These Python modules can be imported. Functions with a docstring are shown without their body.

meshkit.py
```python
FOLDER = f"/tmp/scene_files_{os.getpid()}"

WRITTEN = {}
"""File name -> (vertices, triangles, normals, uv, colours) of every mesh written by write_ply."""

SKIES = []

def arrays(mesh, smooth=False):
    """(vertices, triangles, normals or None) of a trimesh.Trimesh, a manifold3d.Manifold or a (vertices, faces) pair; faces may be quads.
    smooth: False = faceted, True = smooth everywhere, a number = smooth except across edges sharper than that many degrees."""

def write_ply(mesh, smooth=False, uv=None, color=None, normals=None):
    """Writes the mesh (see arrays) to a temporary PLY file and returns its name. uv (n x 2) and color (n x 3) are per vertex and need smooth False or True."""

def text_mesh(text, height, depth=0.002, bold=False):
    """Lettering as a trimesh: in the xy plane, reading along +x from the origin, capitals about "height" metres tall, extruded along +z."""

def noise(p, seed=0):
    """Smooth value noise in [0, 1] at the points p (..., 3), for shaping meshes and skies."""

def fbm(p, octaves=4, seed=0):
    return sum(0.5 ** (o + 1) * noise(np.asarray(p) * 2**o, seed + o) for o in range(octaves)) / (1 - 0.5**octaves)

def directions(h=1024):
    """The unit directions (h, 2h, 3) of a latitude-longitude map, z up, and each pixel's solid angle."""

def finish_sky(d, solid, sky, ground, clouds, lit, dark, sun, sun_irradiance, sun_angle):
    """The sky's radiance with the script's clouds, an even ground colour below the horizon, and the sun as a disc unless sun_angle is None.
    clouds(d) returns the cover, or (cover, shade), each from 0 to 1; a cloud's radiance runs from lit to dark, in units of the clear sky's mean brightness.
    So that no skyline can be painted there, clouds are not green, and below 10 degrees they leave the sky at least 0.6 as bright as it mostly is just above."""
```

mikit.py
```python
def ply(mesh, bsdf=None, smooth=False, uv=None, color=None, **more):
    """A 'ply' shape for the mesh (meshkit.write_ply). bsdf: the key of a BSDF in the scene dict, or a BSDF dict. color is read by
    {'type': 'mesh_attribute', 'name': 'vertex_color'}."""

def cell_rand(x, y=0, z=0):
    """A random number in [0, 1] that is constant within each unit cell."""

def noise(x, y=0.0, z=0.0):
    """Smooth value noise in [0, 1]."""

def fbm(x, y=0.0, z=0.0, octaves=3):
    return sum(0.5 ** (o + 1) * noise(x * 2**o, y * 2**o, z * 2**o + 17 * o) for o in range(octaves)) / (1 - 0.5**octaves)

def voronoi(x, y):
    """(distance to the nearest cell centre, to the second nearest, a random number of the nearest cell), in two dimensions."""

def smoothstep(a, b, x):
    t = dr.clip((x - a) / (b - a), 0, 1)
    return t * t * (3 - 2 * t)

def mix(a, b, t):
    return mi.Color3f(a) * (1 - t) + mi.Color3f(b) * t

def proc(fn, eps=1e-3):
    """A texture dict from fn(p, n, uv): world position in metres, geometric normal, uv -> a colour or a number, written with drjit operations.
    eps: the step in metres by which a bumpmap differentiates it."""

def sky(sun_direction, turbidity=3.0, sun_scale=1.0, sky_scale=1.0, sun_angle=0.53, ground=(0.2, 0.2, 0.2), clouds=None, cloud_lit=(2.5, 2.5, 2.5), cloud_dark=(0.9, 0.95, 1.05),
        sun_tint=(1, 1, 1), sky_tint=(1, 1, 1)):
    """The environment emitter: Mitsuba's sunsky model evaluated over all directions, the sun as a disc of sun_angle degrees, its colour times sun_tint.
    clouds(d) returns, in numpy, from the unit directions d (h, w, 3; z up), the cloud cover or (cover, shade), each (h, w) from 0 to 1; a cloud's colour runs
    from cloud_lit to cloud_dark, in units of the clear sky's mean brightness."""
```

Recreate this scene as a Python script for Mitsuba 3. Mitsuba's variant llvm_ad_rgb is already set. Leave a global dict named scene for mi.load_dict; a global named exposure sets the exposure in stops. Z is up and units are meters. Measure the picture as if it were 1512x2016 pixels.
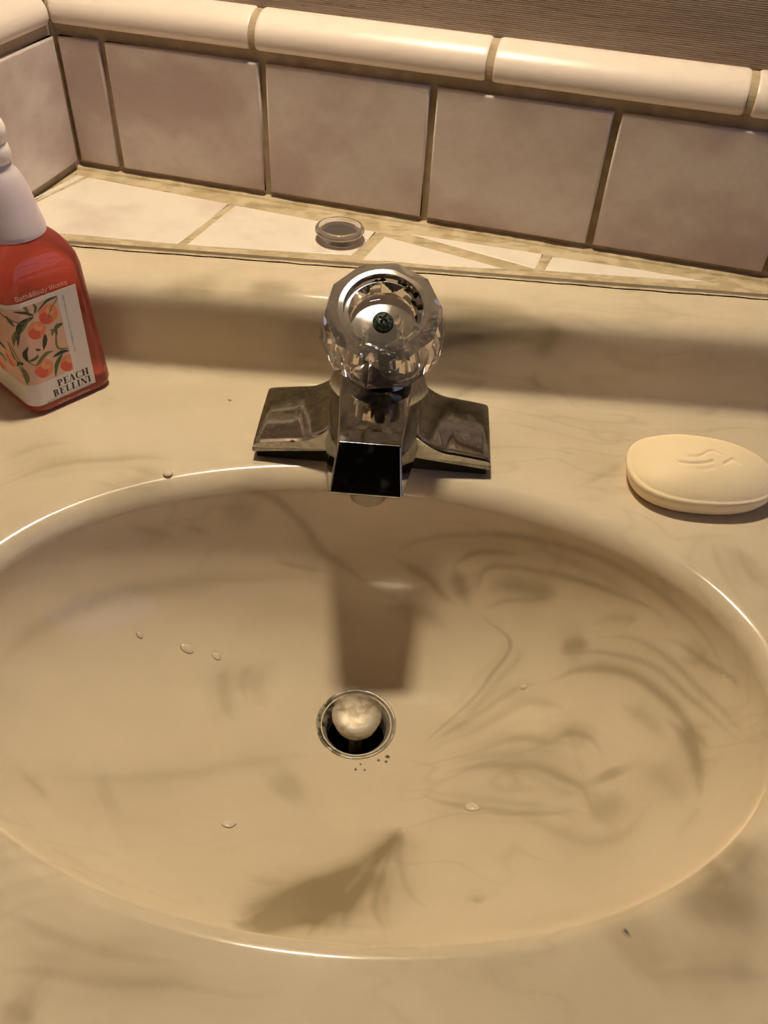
import math, random
import numpy as np, trimesh, manifold3d as m3
import shapely, shapely.affinity, shapely.geometry as sg
from scipy.spatial import cKDTree
import drjit as dr
import mitsuba as mi
import mikit, meshkit
from mikit import proc, noise, fbm, smoothstep, mix

T = mi.ScalarTransform4f
rng = np.random.default_rng(7)
scene, labels = {}, {}

# ---------------------------------------------------------------- camera, light, exposure
# world: x along the vanity, y towards the back wall, z up, z = 0 on the deck of the sink top
CAM = np.array([0.21553, -0.59370, 0.30375])
FWD = np.array([-0.0153026, 0.7274184, -0.6860235])
DOWN = np.array([0.0808233, -0.6829588, -0.7259717])
scene['camera'] = {'type': 'perspective', 'fov': 2 * math.degrees(math.atan(756 / 1650)), 'fov_axis': 'x', 'near_clip': 0.01, 'far_clip': 20,
                   'to_world': T().look_at(origin=CAM.tolist(), target=(CAM + FWD).tolist(), up=(-DOWN).tolist())}
exposure = 0.12
ALPHA = math.radians(-11.5)                       # the back wall is turned by this against the vanity
ZS = 0.057                                        # height of the tiled ledge above the deck
LAMP_RGB = np.array([1.0, 0.825, 0.57]) * 385.0
LAMP_AT, LAMP_LEN, LAMP_R = (0.155, -0.080, 0.77), 0.08, 0.026     # in the wall's frame
WINDOW_RGB = np.array([0.58, 0.62, 1.0]) * 0.75


def wall_to_world(p):
    """Points given along the wall (x), off the wall (y, negative into the room), z."""
    p = np.asarray(p, float)
    c, s = math.cos(ALPHA), math.sin(ALPHA)
    return np.stack([p[..., 0] * c - p[..., 1] * s, p[..., 0] * s + p[..., 1] * c, p[..., 2]], -1)


def W(mesh):
    mesh = mesh.copy()
    mesh.vertices = wall_to_world(mesh.vertices)
    return mesh


# ---------------------------------------------------------------- helpers
def add(key, mesh, bsdf, smooth=False, label=None, cat=None, group=None, kind=None, **more):
    scene[key] = mikit.ply(mesh, bsdf, smooth=smooth, **more)
    tag(key, label, cat, group, kind)
    return key


def tag(key, label=None, cat=None, group=None, kind=None):
    d = {k: v for k, v in (('label', label), ('category', cat), ('group', group), ('kind', kind)) if v}
    if d:
        labels[key] = d


def num(name, i):
    return name if i == 0 else f'{name}_{i:03d}'


def box(x0, x1, y0, y1, z0, z1):
    return trimesh.creation.box(bounds=[[x0, y0, z0], [x1, y1, z1]])


def loft(rings, cap0=True, cap1=True, closed=True):
    """Rings (k, n, 3) of equal length joined by quads, with fan caps."""
    rings = np.asarray(rings, float)
    k, n = rings.shape[:2]
    v = rings.reshape(-1, 3)
    i = np.arange(n if closed else n - 1)
    j = (i + 1) % n
    f = []
    for a in range(k - 1):
        f.append(np.stack([a * n + i, a * n + j, (a + 1) * n + j], 1))
        f.append(np.stack([a * n + i, (a + 1) * n + j, (a + 1) * n + i], 1))
    v = list(v)
    for cap, r, flip in ((cap0, 0, True), (cap1, k - 1, False)):
        if cap:
            v.append(rings[r].mean(0))
            c = len(v) - 1
            t = np.stack([r * n + i, r * n + j, np.full(len(i), c)], 1)
            f.append(t[:, ::-1] if flip else t)
    m = trimesh.Trimesh(np.array(v), np.vstack(f), process=False)
    if closed and cap0 and cap1 and m.volume < 0:
        m.invert()
    return m


def slab(poly, t, bevel, steps=3):
    """A convex polygon (list of xy) raised to thickness t with a rounded upper edge."""
    p = sg.Polygon(poly)
    p = shapely.geometry.polygon.orient(p, 1)
    base = np.array(p.exterior.coords)[:-1]

    def inset(d):
        # offsets each edge of the convex outline inwards
        n = len(base)
        out = []
        for i in range(n):
            a, b, c = base[i - 1], base[i], base[(i + 1) % n]
            u, w = (b - a) / np.linalg.norm(b - a), (c - b) / np.linalg.norm(c - b)
            nu, nw = np.array([-u[1], u[0]]), np.array([-w[1], w[0]])
            M = np.array([nu, nw])
            out.append(np.linalg.solve(M, [nu @ b + d, nw @ b + d]) if abs(np.linalg.det(M)) > 1e-6 else b + nu * d)
        return np.array(out)

    rings = [np.c_[base, np.zeros(len(base))]]
    for k in range(steps + 1):
        a = math.pi / 2 * k / steps
        q = inset(bevel * (1 - math.cos(a)))
        rings.append(np.c_[q, np.full(len(q), t - bevel + bevel * math.sin(a))])
    return loft(rings)


def lathe(profile, n=64, axis=None, at=(0, 0, 0), cap0=True, cap1=True):
    """profile: list of (radius, height)."""
    th = np.arange(n) * 2 * math.pi / n
    rings = [[(r * math.cos(t), r * math.sin(t), h) for t in th] for r, h in profile]
    m = loft(rings, cap0, cap1)
    if axis is not None:
        m.apply_transform(trimesh.geometry.align_vectors([0, 0, 1], axis))
    m.apply_translation(at)
    return m


def tube(pts, r, n=8):
    pts = np.asarray(pts, float)
    r = np.broadcast_to(r, len(pts))
    t = np.gradient(pts, axis=0)
    t /= np.linalg.norm(t, axis=1, keepdims=True)
    ref = np.array([0, 0, 1.0]) if abs(t[:, 2]).max() < 0.9 else np.array([0.3, 1, 0.1])
    a = np.cross(t, ref)
    a /= np.linalg.norm(a, axis=1, keepdims=True)
    b = np.cross(t, a)
    th = np.arange(n) * 2 * math.pi / n
    return loft([p + rr * (np.cos(th)[:, None] * u + np.sin(th)[:, None] * w) for p, rr, u, w in zip(pts, r, a, b)])


def catmull(pts, per=12):
    pts = np.asarray(pts, float)
    p = np.vstack([2 * pts[0] - pts[1], pts, 2 * pts[-1] - pts[-2]])
    out = []
    for i in range(1, len(p) - 2):
        t = np.linspace(0, 1, per, endpoint=False)[:, None]
        out.append(0.5 * (2 * p[i] + (p[i + 1] - p[i - 1]) * t + (2 * p[i - 1] - 5 * p[i] + 4 * p[i + 1] - p[i + 2]) * t ** 2 + (3 * p[i] - p[i - 1] - 3 * p[i + 1] + p[i + 2]) * t ** 3))
    return np.vstack(out + [pts[-1:]])


def rounded_hull(points, r, n=1):
    """Convex hull of small spheres: a rounded convex solid."""
    s = m3.Manifold.sphere(r, 16 * n)
    return m3.Manifold.batch_hull([s.translate(list(map(float, p))) for p in points])


def tm(man):
    m = man.to_mesh()
    return trimesh.Trimesh(m.vert_properties[:, :3], m.tri_verts, process=False)


def rgb(*c):
    return {'type': 'rgb', 'value': list(map(float, c))}


# ---------------------------------------------------------------- materials
scene['marble'] = {'type': 'principled', 'base_color': {'type': 'mesh_attribute', 'name': 'vertex_color'}, 'roughness': 0.11, 'specular': 0.45}


def tile_col(p, n, uv):
    a = fbm(p.x * 17 + 3, p.y * 17, p.z * 17, 4)
    b = fbm(p.x * 60, p.y * 60 + 9, p.z * 60, 3)
    t = smoothstep(0.34, 0.68, a * 0.8 + b * 0.2)
    c = mix((0.82, 0.735, 0.68), (0.60, 0.475, 0.45), t)
    return c * (0.97 + 0.06 * noise(p.x * 400, p.y * 400, p.z * 400))


scene['tile_glaze'] = {'type': 'roughplastic', 'distribution': 'ggx', 'alpha': 0.16, 'int_ior': 1.5, 'diffuse_reflectance': proc(tile_col)}


def ledge_col(p, n, uv):
    a = fbm(p.x * 26 + 3, p.y * 26, p.z * 26, 4)
    return mix((0.90, 0.82, 0.72), (0.80, 0.69, 0.61), smoothstep(0.45, 0.75, a))


scene['ledge_glaze'] = {'type': 'roughplastic', 'distribution': 'ggx', 'alpha': 0.14, 'int_ior': 1.5, 'diffuse_reflectance': proc(ledge_col)}
scene['bullnose_glaze'] = {'type': 'roughplastic', 'distribution': 'ggx', 'alpha': 0.10, 'int_ior': 1.5,
                           'diffuse_reflectance': proc(lambda p, n, uv: mix((0.84, 0.75, 0.67), (0.78, 0.67, 0.60), fbm(p.x * 18, p.y * 18, p.z * 18, 2)))}


def grout_col(p, n, uv):
    a = fbm(p.x * 150, p.y * 150, p.z * 150, 3)
    b = fbm(p.x * 22 + 5, p.y * 22, p.z * 22, 2)
    return mix((0.46, 0.37, 0.26), (0.33, 0.26, 0.165), smoothstep(0.3, 0.7, a * 0.5 + b * 0.5))


scene['grout'] = {'type': 'diffuse', 'reflectance': proc(grout_col)}


def caulk_col(p, n, uv):
    a = fbm(p.x * 120, p.y * 120, p.z * 120, 3)
    c = mix((0.56, 0.47, 0.32), (0.44, 0.355, 0.22), smoothstep(0.35, 0.7, a))
    d = smoothstep(0.62, 0.72, fbm(p.x * 60 + 31, p.y * 300, p.z * 300, 3))
    return mix(c, (0.22, 0.17, 0.09), d * 0.4)


scene['caulk'] = {'type': 'bumpmap', 'arbitrary': {'type': 'diffuse', 'reflectance': proc(caulk_col)},
                  'texture': proc(lambda p, n, uv: fbm(p.x * 300, p.y * 300, p.z * 300, 3), eps=5e-4), 'scale': 0.0012}


def paper_col(p, n, uv):
    z = p.z + 0.0007 * noise(p.x * 9, p.y * 9, p.z * 30)
    rib = 0.5 + 0.5 * dr.sin(z * 2 * math.pi / 0.00105)
    fibre = fbm(p.x * 60, p.y * 60, p.z * 1400, 3)
    blotch = fbm(p.x * 14, p.y * 14, p.z * 90, 3)
    c = mix((0.34, 0.27, 0.22), (0.22, 0.165, 0.13), smoothstep(0.25, 0.8, fibre * 0.6 + blotch * 0.4))
    c = c * (0.84 + 0.26 * rib)
    fleck = smoothstep(0.70, 0.78, fbm(p.x * 120 + 7, p.y * 120, p.z * 700, 3))
    return mix(c, (0.10, 0.065, 0.05), fleck * 0.4)


scene['grasscloth'] = {'type': 'bumpmap', 'arbitrary': {'type': 'diffuse', 'reflectance': proc(paper_col)},
                       'texture': proc(lambda p, n, uv: 0.5 + 0.5 * dr.sin((p.z + 0.0007 * noise(p.x * 9, p.y * 9, p.z * 30)) * 2 * math.pi / 0.00105), eps=1.5e-4), 'scale': 0.00012}


def chrome_rough(p, n, uv):
    a = fbm(p.x * 130, p.y * 130, p.z * 130, 4)
    return 0.06 + 0.22 * smoothstep(0.56, 0.80, a)


def chrome_col(p, n, uv):
    a = fbm(p.x * 240 + 4, p.y * 240, p.z * 240, 4)
    b = smoothstep(0.68, 0.74, noise(p.x * 900, p.y * 900, p.z * 900)) * smoothstep(0.5, 0.6, noise(p.x * 90, p.y * 90, p.z * 90))
    return mix(mix((0.44, 0.45, 0.44), (0.34, 0.34, 0.33), smoothstep(0.4, 0.7, a)), (0.75, 0.72, 0.66), b * 0.5)


scene['chrome'] = {'type': 'principled', 'base_color': proc(chrome_col), 'metallic': 1.0, 'roughness': proc(chrome_rough)}
scene['chrome_clean'] = {'type': 'principled', 'base_color': rgb(0.66, 0.63, 0.58), 'metallic': 1.0, 'roughness': 0.12}
scene['dull_metal'] = {'type': 'principled', 'base_color': rgb(0.34, 0.31, 0.27), 'metallic': 0.6, 'roughness': 0.4}
scene['stem_brown'] = {'type': 'diffuse', 'reflectance': rgb(0.11, 0.085, 0.06)}
scene['dark_gasket'] = {'type': 'diffuse', 'reflectance': rgb(0.02, 0.018, 0.015)}
scene['hole_dark'] = {'type': 'diffuse', 'reflectance': rgb(0.012, 0.010, 0.007)}


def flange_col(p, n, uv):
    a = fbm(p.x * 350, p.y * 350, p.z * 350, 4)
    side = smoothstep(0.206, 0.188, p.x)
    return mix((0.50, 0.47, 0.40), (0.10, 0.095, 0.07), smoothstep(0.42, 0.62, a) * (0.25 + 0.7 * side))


scene['flange_metal'] = {'type': 'principled', 'base_color': proc(flange_col), 'metallic': 0.55, 'roughness': proc(lambda p, n, uv: 0.20 + 0.25 * smoothstep(0.4, 0.65, fbm(p.x * 300, p.y * 300, p.z * 300, 3)))}


def stopper_col(p, n, uv):
    a = fbm(p.x * 170 + 2, p.y * 170, p.z * 170, 4)
    return mix((0.50, 0.45, 0.36), (0.27, 0.22, 0.15), smoothstep(0.42, 0.68, a))


scene['stopper_metal'] = {'type': 'principled', 'base_color': proc(stopper_col), 'metallic': 0.6, 'roughness': proc(lambda p, n, uv: 0.40 + 0.25 * fbm(p.x * 200, p.y * 200, p.z * 200, 3))}
scene['acrylic'] = {'type': 'principled', 'base_color': rgb(0.80, 0.75, 0.70), 'roughness': 0.05, 'spec_trans': 0.92, 'eta': 1.38}
scene['water'] = {'type': 'principled', 'base_color': rgb(0.63, 0.55, 0.425), 'roughness': 0.05, 'specular': 0.6}
scene['dirt'] = {'type': 'diffuse', 'reflectance': rgb(0.02, 0.016, 0.01)}


def screw_col(p, n, uv):
    a = fbm(p.x * 900, p.y * 900, p.z * 900, 3)
    return mix((0.012, 0.022, 0.018), (0.10, 0.17, 0.13), smoothstep(0.4, 0.75, a))


scene['screw_metal'] = {'type': 'principled', 'base_color': proc(screw_col), 'metallic': 0.4, 'roughness': 0.35}
scene['soap_cream'] = {'type': 'principled', 'base_color': proc(lambda p, n, uv: mix((0.86, 0.74, 0.52), (0.84, 0.70, 0.47), fbm(p.x * 40, p.y * 40, p.z * 40, 2))), 'roughness': 0.55, 'specular': 0.35}
scene['red_soap'] = {'type': 'principled', 'base_color': rgb(0.80, 0.10, 0.06), 'roughness': 0.08, 'spec_trans': 0.55, 'specular': 0.5, 'eta': 1.4} if False else \
    {'type': 'principled', 'base_color': rgb(0.72, 0.125, 0.095), 'roughness': 0.07, 'spec_trans': 0.72, 'eta': 1.42}
scene['frosted_cap'] = {'type': 'principled', 'base_color': rgb(0.66, 0.57, 0.62), 'roughness': 0.35, 'specular': 0.5}
scene['pump_white'] = {'type': 'principled', 'base_color': rgb(0.84, 0.78, 0.75), 'roughness': 0.35, 'specular': 0.5}
for name, c in (('label_paper', (0.70, 0.64, 0.62)), ('label_art', (0.66, 0.42, 0.32)), ('ink_black', (0.02, 0.018, 0.02)), ('ink_pale', (0.80, 0.50, 0.42)), ('ink_grey', (0.12, 0.11, 0.11)),
                ('peach_skin', (0.70, 0.22, 0.10)), ('peach_blush', (0.62, 0.10, 0.06)), ('peach_light', (0.74, 0.32, 0.17)), ('leaf_green', (0.06, 0.10, 0.03)), ('leaf_dark', (0.022, 0.035, 0.018)), ('leaf_mid', (0.13, 0.15, 0.04))):
    scene[name] = {'type': 'principled', 'base_color': rgb(*c), 'roughness': 0.4, 'specular': 0.4}
scene['plaster'] = {'type': 'diffuse', 'reflectance': rgb(0.30, 0.245, 0.19)}
scene['dark_wood'] = {'type': 'diffuse', 'reflectance': rgb(0.05, 0.038, 0.028)}
scene['floor_vinyl'] = {'type': 'diffuse', 'reflectance': rgb(0.16, 0.12, 0.085)}
scene['white_metal'] = {'type': 'diffuse', 'reflectance': rgb(0.55, 0.5, 0.44)}

# ---------------------------------------------------------------- room shell (wall frame)
XL, XR, YF, ZF, ZC = -0.0361, 1.75, -2.1, -0.80, 1.60
P, ZT = 0.111, ZS + 0.0907                        # tile pitch, height of the joint under the bullnose row
ZB = ZT + 0.0235                                  # top of the bullnose row
add('wall_back', W(box(XL - 0.1, XR + 0.1, 0.0004, 0.12, ZF - .05, ZT + 0.008)), 'grout', kind='structure')
labels['wall_back']['label'] = 'back wall tiled in mottled mauve beige squares under ribbed brown wallpaper'
add('wall_back__wallpaper', W(box(XL - 0.1, XR + 0.1, 0.016, 0.12, ZT + 0.008, ZC + .05)), 'grasscloth', label='ribbed brown grasscloth wallpaper')
add('wall_left', W(box(XL - 0.12, XL - 0.0004, YF, 0.0004, ZF - .05, ZT + 0.008)), 'grout', kind='structure')
labels['wall_left']['label'] = 'left wall with one row of mauve beige tile and a rounded cap row'
add('wall_left__wallpaper', W(box(XL - 0.12, XL - 0.016, YF, 0.016, ZT + 0.008, ZC + .05)), 'grasscloth')
add('wall_right', W(trimesh.util.concatenate([box(XR, XR + 0.1, YF, -1.3, ZF, ZC), box(XR, XR + 0.1, -0.1, 0.0022, ZF, ZC),
                                              box(XR, XR + 0.1, -1.3, -0.1, ZF, -0.1), box(XR, XR + 0.1, -1.3, -0.1, 1.1, ZC)])), 'plaster', kind='structure')
add('wall_front', W(box(XL - 0.1, XR + 0.1, YF - 0.1, YF, ZF, ZC)), 'dark_wood', kind='structure')
add('floor', W(box(XL - 0.1, XR + 0.1, YF - 0.1, 0.1, ZF - 0.05, ZF)), 'floor_vinyl', kind='structure')
add('ceiling', W(box(XL - 0.1, XR + 0.1, YF - 0.1, 0.1, ZC, ZC + 0.05)), 'dark_wood', kind='structure')
wy0, wy1, wz0, wz1 = -1.3, -0.1, -0.1, 1.1
add('window_1', W(trimesh.util.concatenate([box(XR + .02, XR + .07, wy0, wy0 + .04, wz0, wz1), box(XR + .02, XR + .07, wy1 - .04, wy1, wz0, wz1), box(XR + .02, XR + .07, wy0, wy1, wz0, wz0 + .04),
                                            box(XR + .02, XR + .07, wy0, wy1, wz1 - .04, wz1), box(XR + .02, XR + .07, wy0, wy1, .48, .52)])), 'white_metal', kind='structure')
pane = W(trimesh.Trimesh([[XR + .045, wy0, wz0], [XR + .045, wy1, wz0], [XR + .045, wy1, wz1], [XR + .045, wy0, wz1]], [[0, 2, 1], [0, 3, 2]], process=False))
add('window_1__pane', pane, 'white_metal', emitter={'type': 'area', 'radiance': rgb(*WINDOW_RGB)})

# the wall lamp above the frame: a frosted tube under a metal housing
lx, ly, lz = LAMP_AT
tb = lathe([(LAMP_R * 0.6, -LAMP_LEN / 2), (LAMP_R, -LAMP_LEN / 2 + 0.012), (LAMP_R, LAMP_LEN / 2 - 0.012), (LAMP_R * 0.6, LAMP_LEN / 2)], 32, (1, 0, 0), (lx, ly, lz))
house = loft([[(xx, ly + 0.034 * math.cos(a), lz + 0.006 + 0.034 * math.sin(a)) for a in np.linspace(0, math.pi, 17)] + [(xx, ly + 0.030 * math.cos(a), lz + 0.006 + 0.030 * math.sin(a)) for a in np.linspace(math.pi, 0, 17)]
              for xx in (lx - LAMP_LEN / 2 - .01, lx + LAMP_LEN / 2 + .01)])
add('vanity_light__tube', W(tb), 'white_metal', 60, emitter={'type': 'area', 'radiance': rgb(*LAMP_RGB)})
add('vanity_light__housing', W(trimesh.util.concatenate([house, box(lx - .12, lx + .12, 0.0, 0.016, lz - .02, lz + .06), box(lx - .02, lx + .02, ly + .033, 0.002, lz + .005, lz + .025)])), 'white_metal')
tag('vanity_light', 'frosted tube vanity light mounted on the wallpaper above the sink', 'lamp')

# wall tiles
g, bev, tk = 0.0022, 0.0016, 0.0045
zb = ZS + 0.0055
edges = [XL + 0.0016] + [i * P for i in range(0, 8)]


def wall_tile(x0, x1, z0, z1):
    m = slab([(x0, z0), (x1, z0), (x1, z1), (x0, z1)], tk, bev)
    v = m.vertices
    out = m.copy()
    out.vertices = np.c_[v[:, 0], 0.0012 - v[:, 2], v[:, 1]]
    return out


for i in range(len(edges) - 1):
    x0, x1 = edges[i] + (g if i else 0.0030), edges[i + 1] - g
    m = wall_tile(x0, x1, zb, ZT - 0.0042)
    t = rng.uniform(-0.002, 0.002, 2)             # hand-set: each tile a little out of plane
    m.vertices[:, 1] += t[0] * (m.vertices[:, 0] - x0) * 2 + t[1] * (m.vertices[:, 2] - zb) * 2
    add('wall_back__' + num('tile', i), W(m), 'tile_glaze', 50)


def left_of(m):
    """Turns a piece of the back wall into one of the left wall: x along becomes distance from the corner."""
    v = m.vertices
    out = m.copy()
    out.vertices = np.c_[XL - v[:, 1], -(v[:, 0] - XL), v[:, 2]]
    out.invert()
    return out


for i in range(4):
    x0 = XL + 0.0042 + i * P
    add('wall_left__' + num('tile', i), W(left_of(wall_tile(x0 + (g if i else 0), x0 + P - g, zb, ZT - 0.0042))), 'tile_glaze', 50)

# rounded cap row
RB, HB = 0.019, ZB - ZT - 0.0025
prof = [(0.014, ZT + 0.0025), (0.000, ZT + 0.0025), (-0.0035, ZT + 0.0035), (-0.005, ZT + 0.0065)]
prof += [(-0.005 + RB * (1 - math.cos(a)) * 1.05, ZT + 0.0090 + (HB - 0.0065) * math.sin(a)) for a in np.linspace(0, math.pi / 2, 10)]
prof += [(0.0159, ZB - 0.0002)]
prof = np.array(prof)
pc = prof.mean(0)


def bullnose(x0, x1):
    rings = []
    for xx, s in ((x0, 0.93), (x0 + 0.0006, 0.965), (x0 + 0.0018, 1.0), (x1 - 0.0018, 1.0), (x1 - 0.0006, 0.965), (x1, 0.93)):
        q = pc + (prof - pc) * s
        rings.append(np.c_[np.full(len(q), xx), q])
    return loft(rings)


gp_ = pc + (prof - pc) * 0.90 + [0.0006, 0]
add('wall_back__cap_grout', W(loft([np.c_[np.full(len(gp_), x_), gp_] for x_ in (XL, 0.75)])), 'grout')
add('wall_left__cap_grout', W(left_of(loft([np.c_[np.full(len(gp_), x_), gp_] for x_ in (XL + 0.006, 0.45)]))), 'grout')
add('wall_left__corner_grout', W(box(XL - 0.0006, XL + 0.0016, -0.0016, 0.0004, ZS - 0.004, ZT + 0.004)), 'grout')
BJ = [XL + 0.0005, 0.1055, 0.2545, 0.4025, 0.5515, 0.7005]
for i in range(len(BJ) - 1):
    add('wall_back__' + num('bullnose_tile', i), W(bullnose(BJ[i] + 0.0023, BJ[i + 1] - 0.0023)), 'bullnose_glaze', 40)
for i in range(3):
    add('wall_left__' + num('bullnose_tile', i), W(left_of(bullnose(XL + 0.007 + i * 0.152, XL + 0.007 + (i + 1) * 0.152 - 0.004))), 'bullnose_glaze', 40)

# ---------------------------------------------------------------- tiled ledge between wall and sink top (world frame)
XV0, XV1, YV0 = -0.062, 0.525, -0.66
wl = lambda X, Y: wall_to_world(np.array([X, Y, 0.0]))[:2]
ledge_poly = [tuple(wl(XL, 0)), (float(wl(XL, 0)[0]) - 0.0245, -0.1115), (0.545, -0.1115)]
cz = ZS - 0.0002
m = trimesh.creation.extrude_polygon(sg.Polygon(ledge_poly), 0.05, engine='earcut')
m.apply_translation([0, 0, cz - 0.05])
add('tile_ledge__mortar', m, 'caulk')
tag('tile_ledge', 'narrow wedge of cream tiles between the sink top and the back wall', 'ledge')
LEDGE = [[(-0.0225, -0.0112), (0.0836, -0.0375), (0.0639, -0.1018), (-0.0525, -0.0985), (-0.0415, -0.0552)], [(0.088, -0.0389), (0.1866, -0.0635), (0.1739, -0.0996), (0.0695, -0.1022)], [(0.1925, -0.069), (0.2705, -0.1016), (0.2176, -0.1062), (0.1801, -0.1075)], [(0.2086, -0.062), (0.2467, -0.0687), (0.2965, -0.0772), (0.2899, -0.0985)], [(0.3019, -0.0799), (0.3548, -0.088), (0.4012, -0.0985), (0.296, -0.0995)], [(-0.031, -0.0085), (-0.026, -0.01), (-0.044, -0.055), (-0.0545, -0.0975), (-0.059, -0.0965), (-0.047, -0.052)]]
for i, q in enumerate(LEDGE):
    m = slab(q, 0.0028, 0.0010)
    m.apply_translation([0, 0, cz - 0.0020])
    add('tile_ledge__' + num('tile', i), m, 'ledge_glaze', 50)

# ---------------------------------------------------------------- sink top: deck, basin, backsplash
RIM_C, RIM_A, RIM_B, RIM_N, ROLL = np.array([0.2022, -0.3615]), 0.1975, 0.1305, 2.06, 0.014
DRAIN, DEPTH, HOLE = np.array([0.2022, -0.3300]), 0.112, 0.0195
NT = 1000
theta = np.arange(NT) * 2 * math.pi / NT
ROLLS = 0.0105 + 0.0035 * np.clip(1.4 * np.sin(theta), -1, 1)     # the rim rolls over tighter at the front


def rim(inset):
    c, s = np.cos(theta), np.sin(theta)
    r = (np.abs(c / (RIM_A - inset)) ** RIM_N + np.abs(s / (RIM_B - inset)) ** RIM_N) ** (-1 / RIM_N)
    return RIM_C + np.stack([r * c, r * s], 1)


def basin_depth(u, roll=ROLL):
    g = (1 - u ** 2.7) ** (1 / 1.85)
    return -roll - (DEPTH - roll) * (0.80 * g + 0.20 * (1 - u))


def basin_mesh():
    rings = [np.c_[rim(-0.004), np.zeros(NT)], np.c_[rim(-0.0015), np.zeros(NT)]]
    for k in range(15):
        a = math.pi / 2 * k / 15
        rings.append(np.c_[rim(ROLLS * math.sin(a)), -ROLLS * (1 - math.cos(a))])
    inner = rim(ROLLS)
    hole = DRAIN + HOLE * np.stack([np.cos(theta), np.sin(theta)], 1)
    us = np.concatenate([1 - np.linspace(0, 1, 30) ** 2 * 0.15, np.linspace(0.85, 0, 190)[1:]])
    for u in us:
        rings.append(np.c_[hole + (inner - hole) * u, np.full(NT, 1.0) * basin_depth(u, ROLLS)])
    m = loft(rings, False, False)
    if m.face_normals[len(m.faces) // 2][2] < 0:
        m.invert()
    return m


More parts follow.
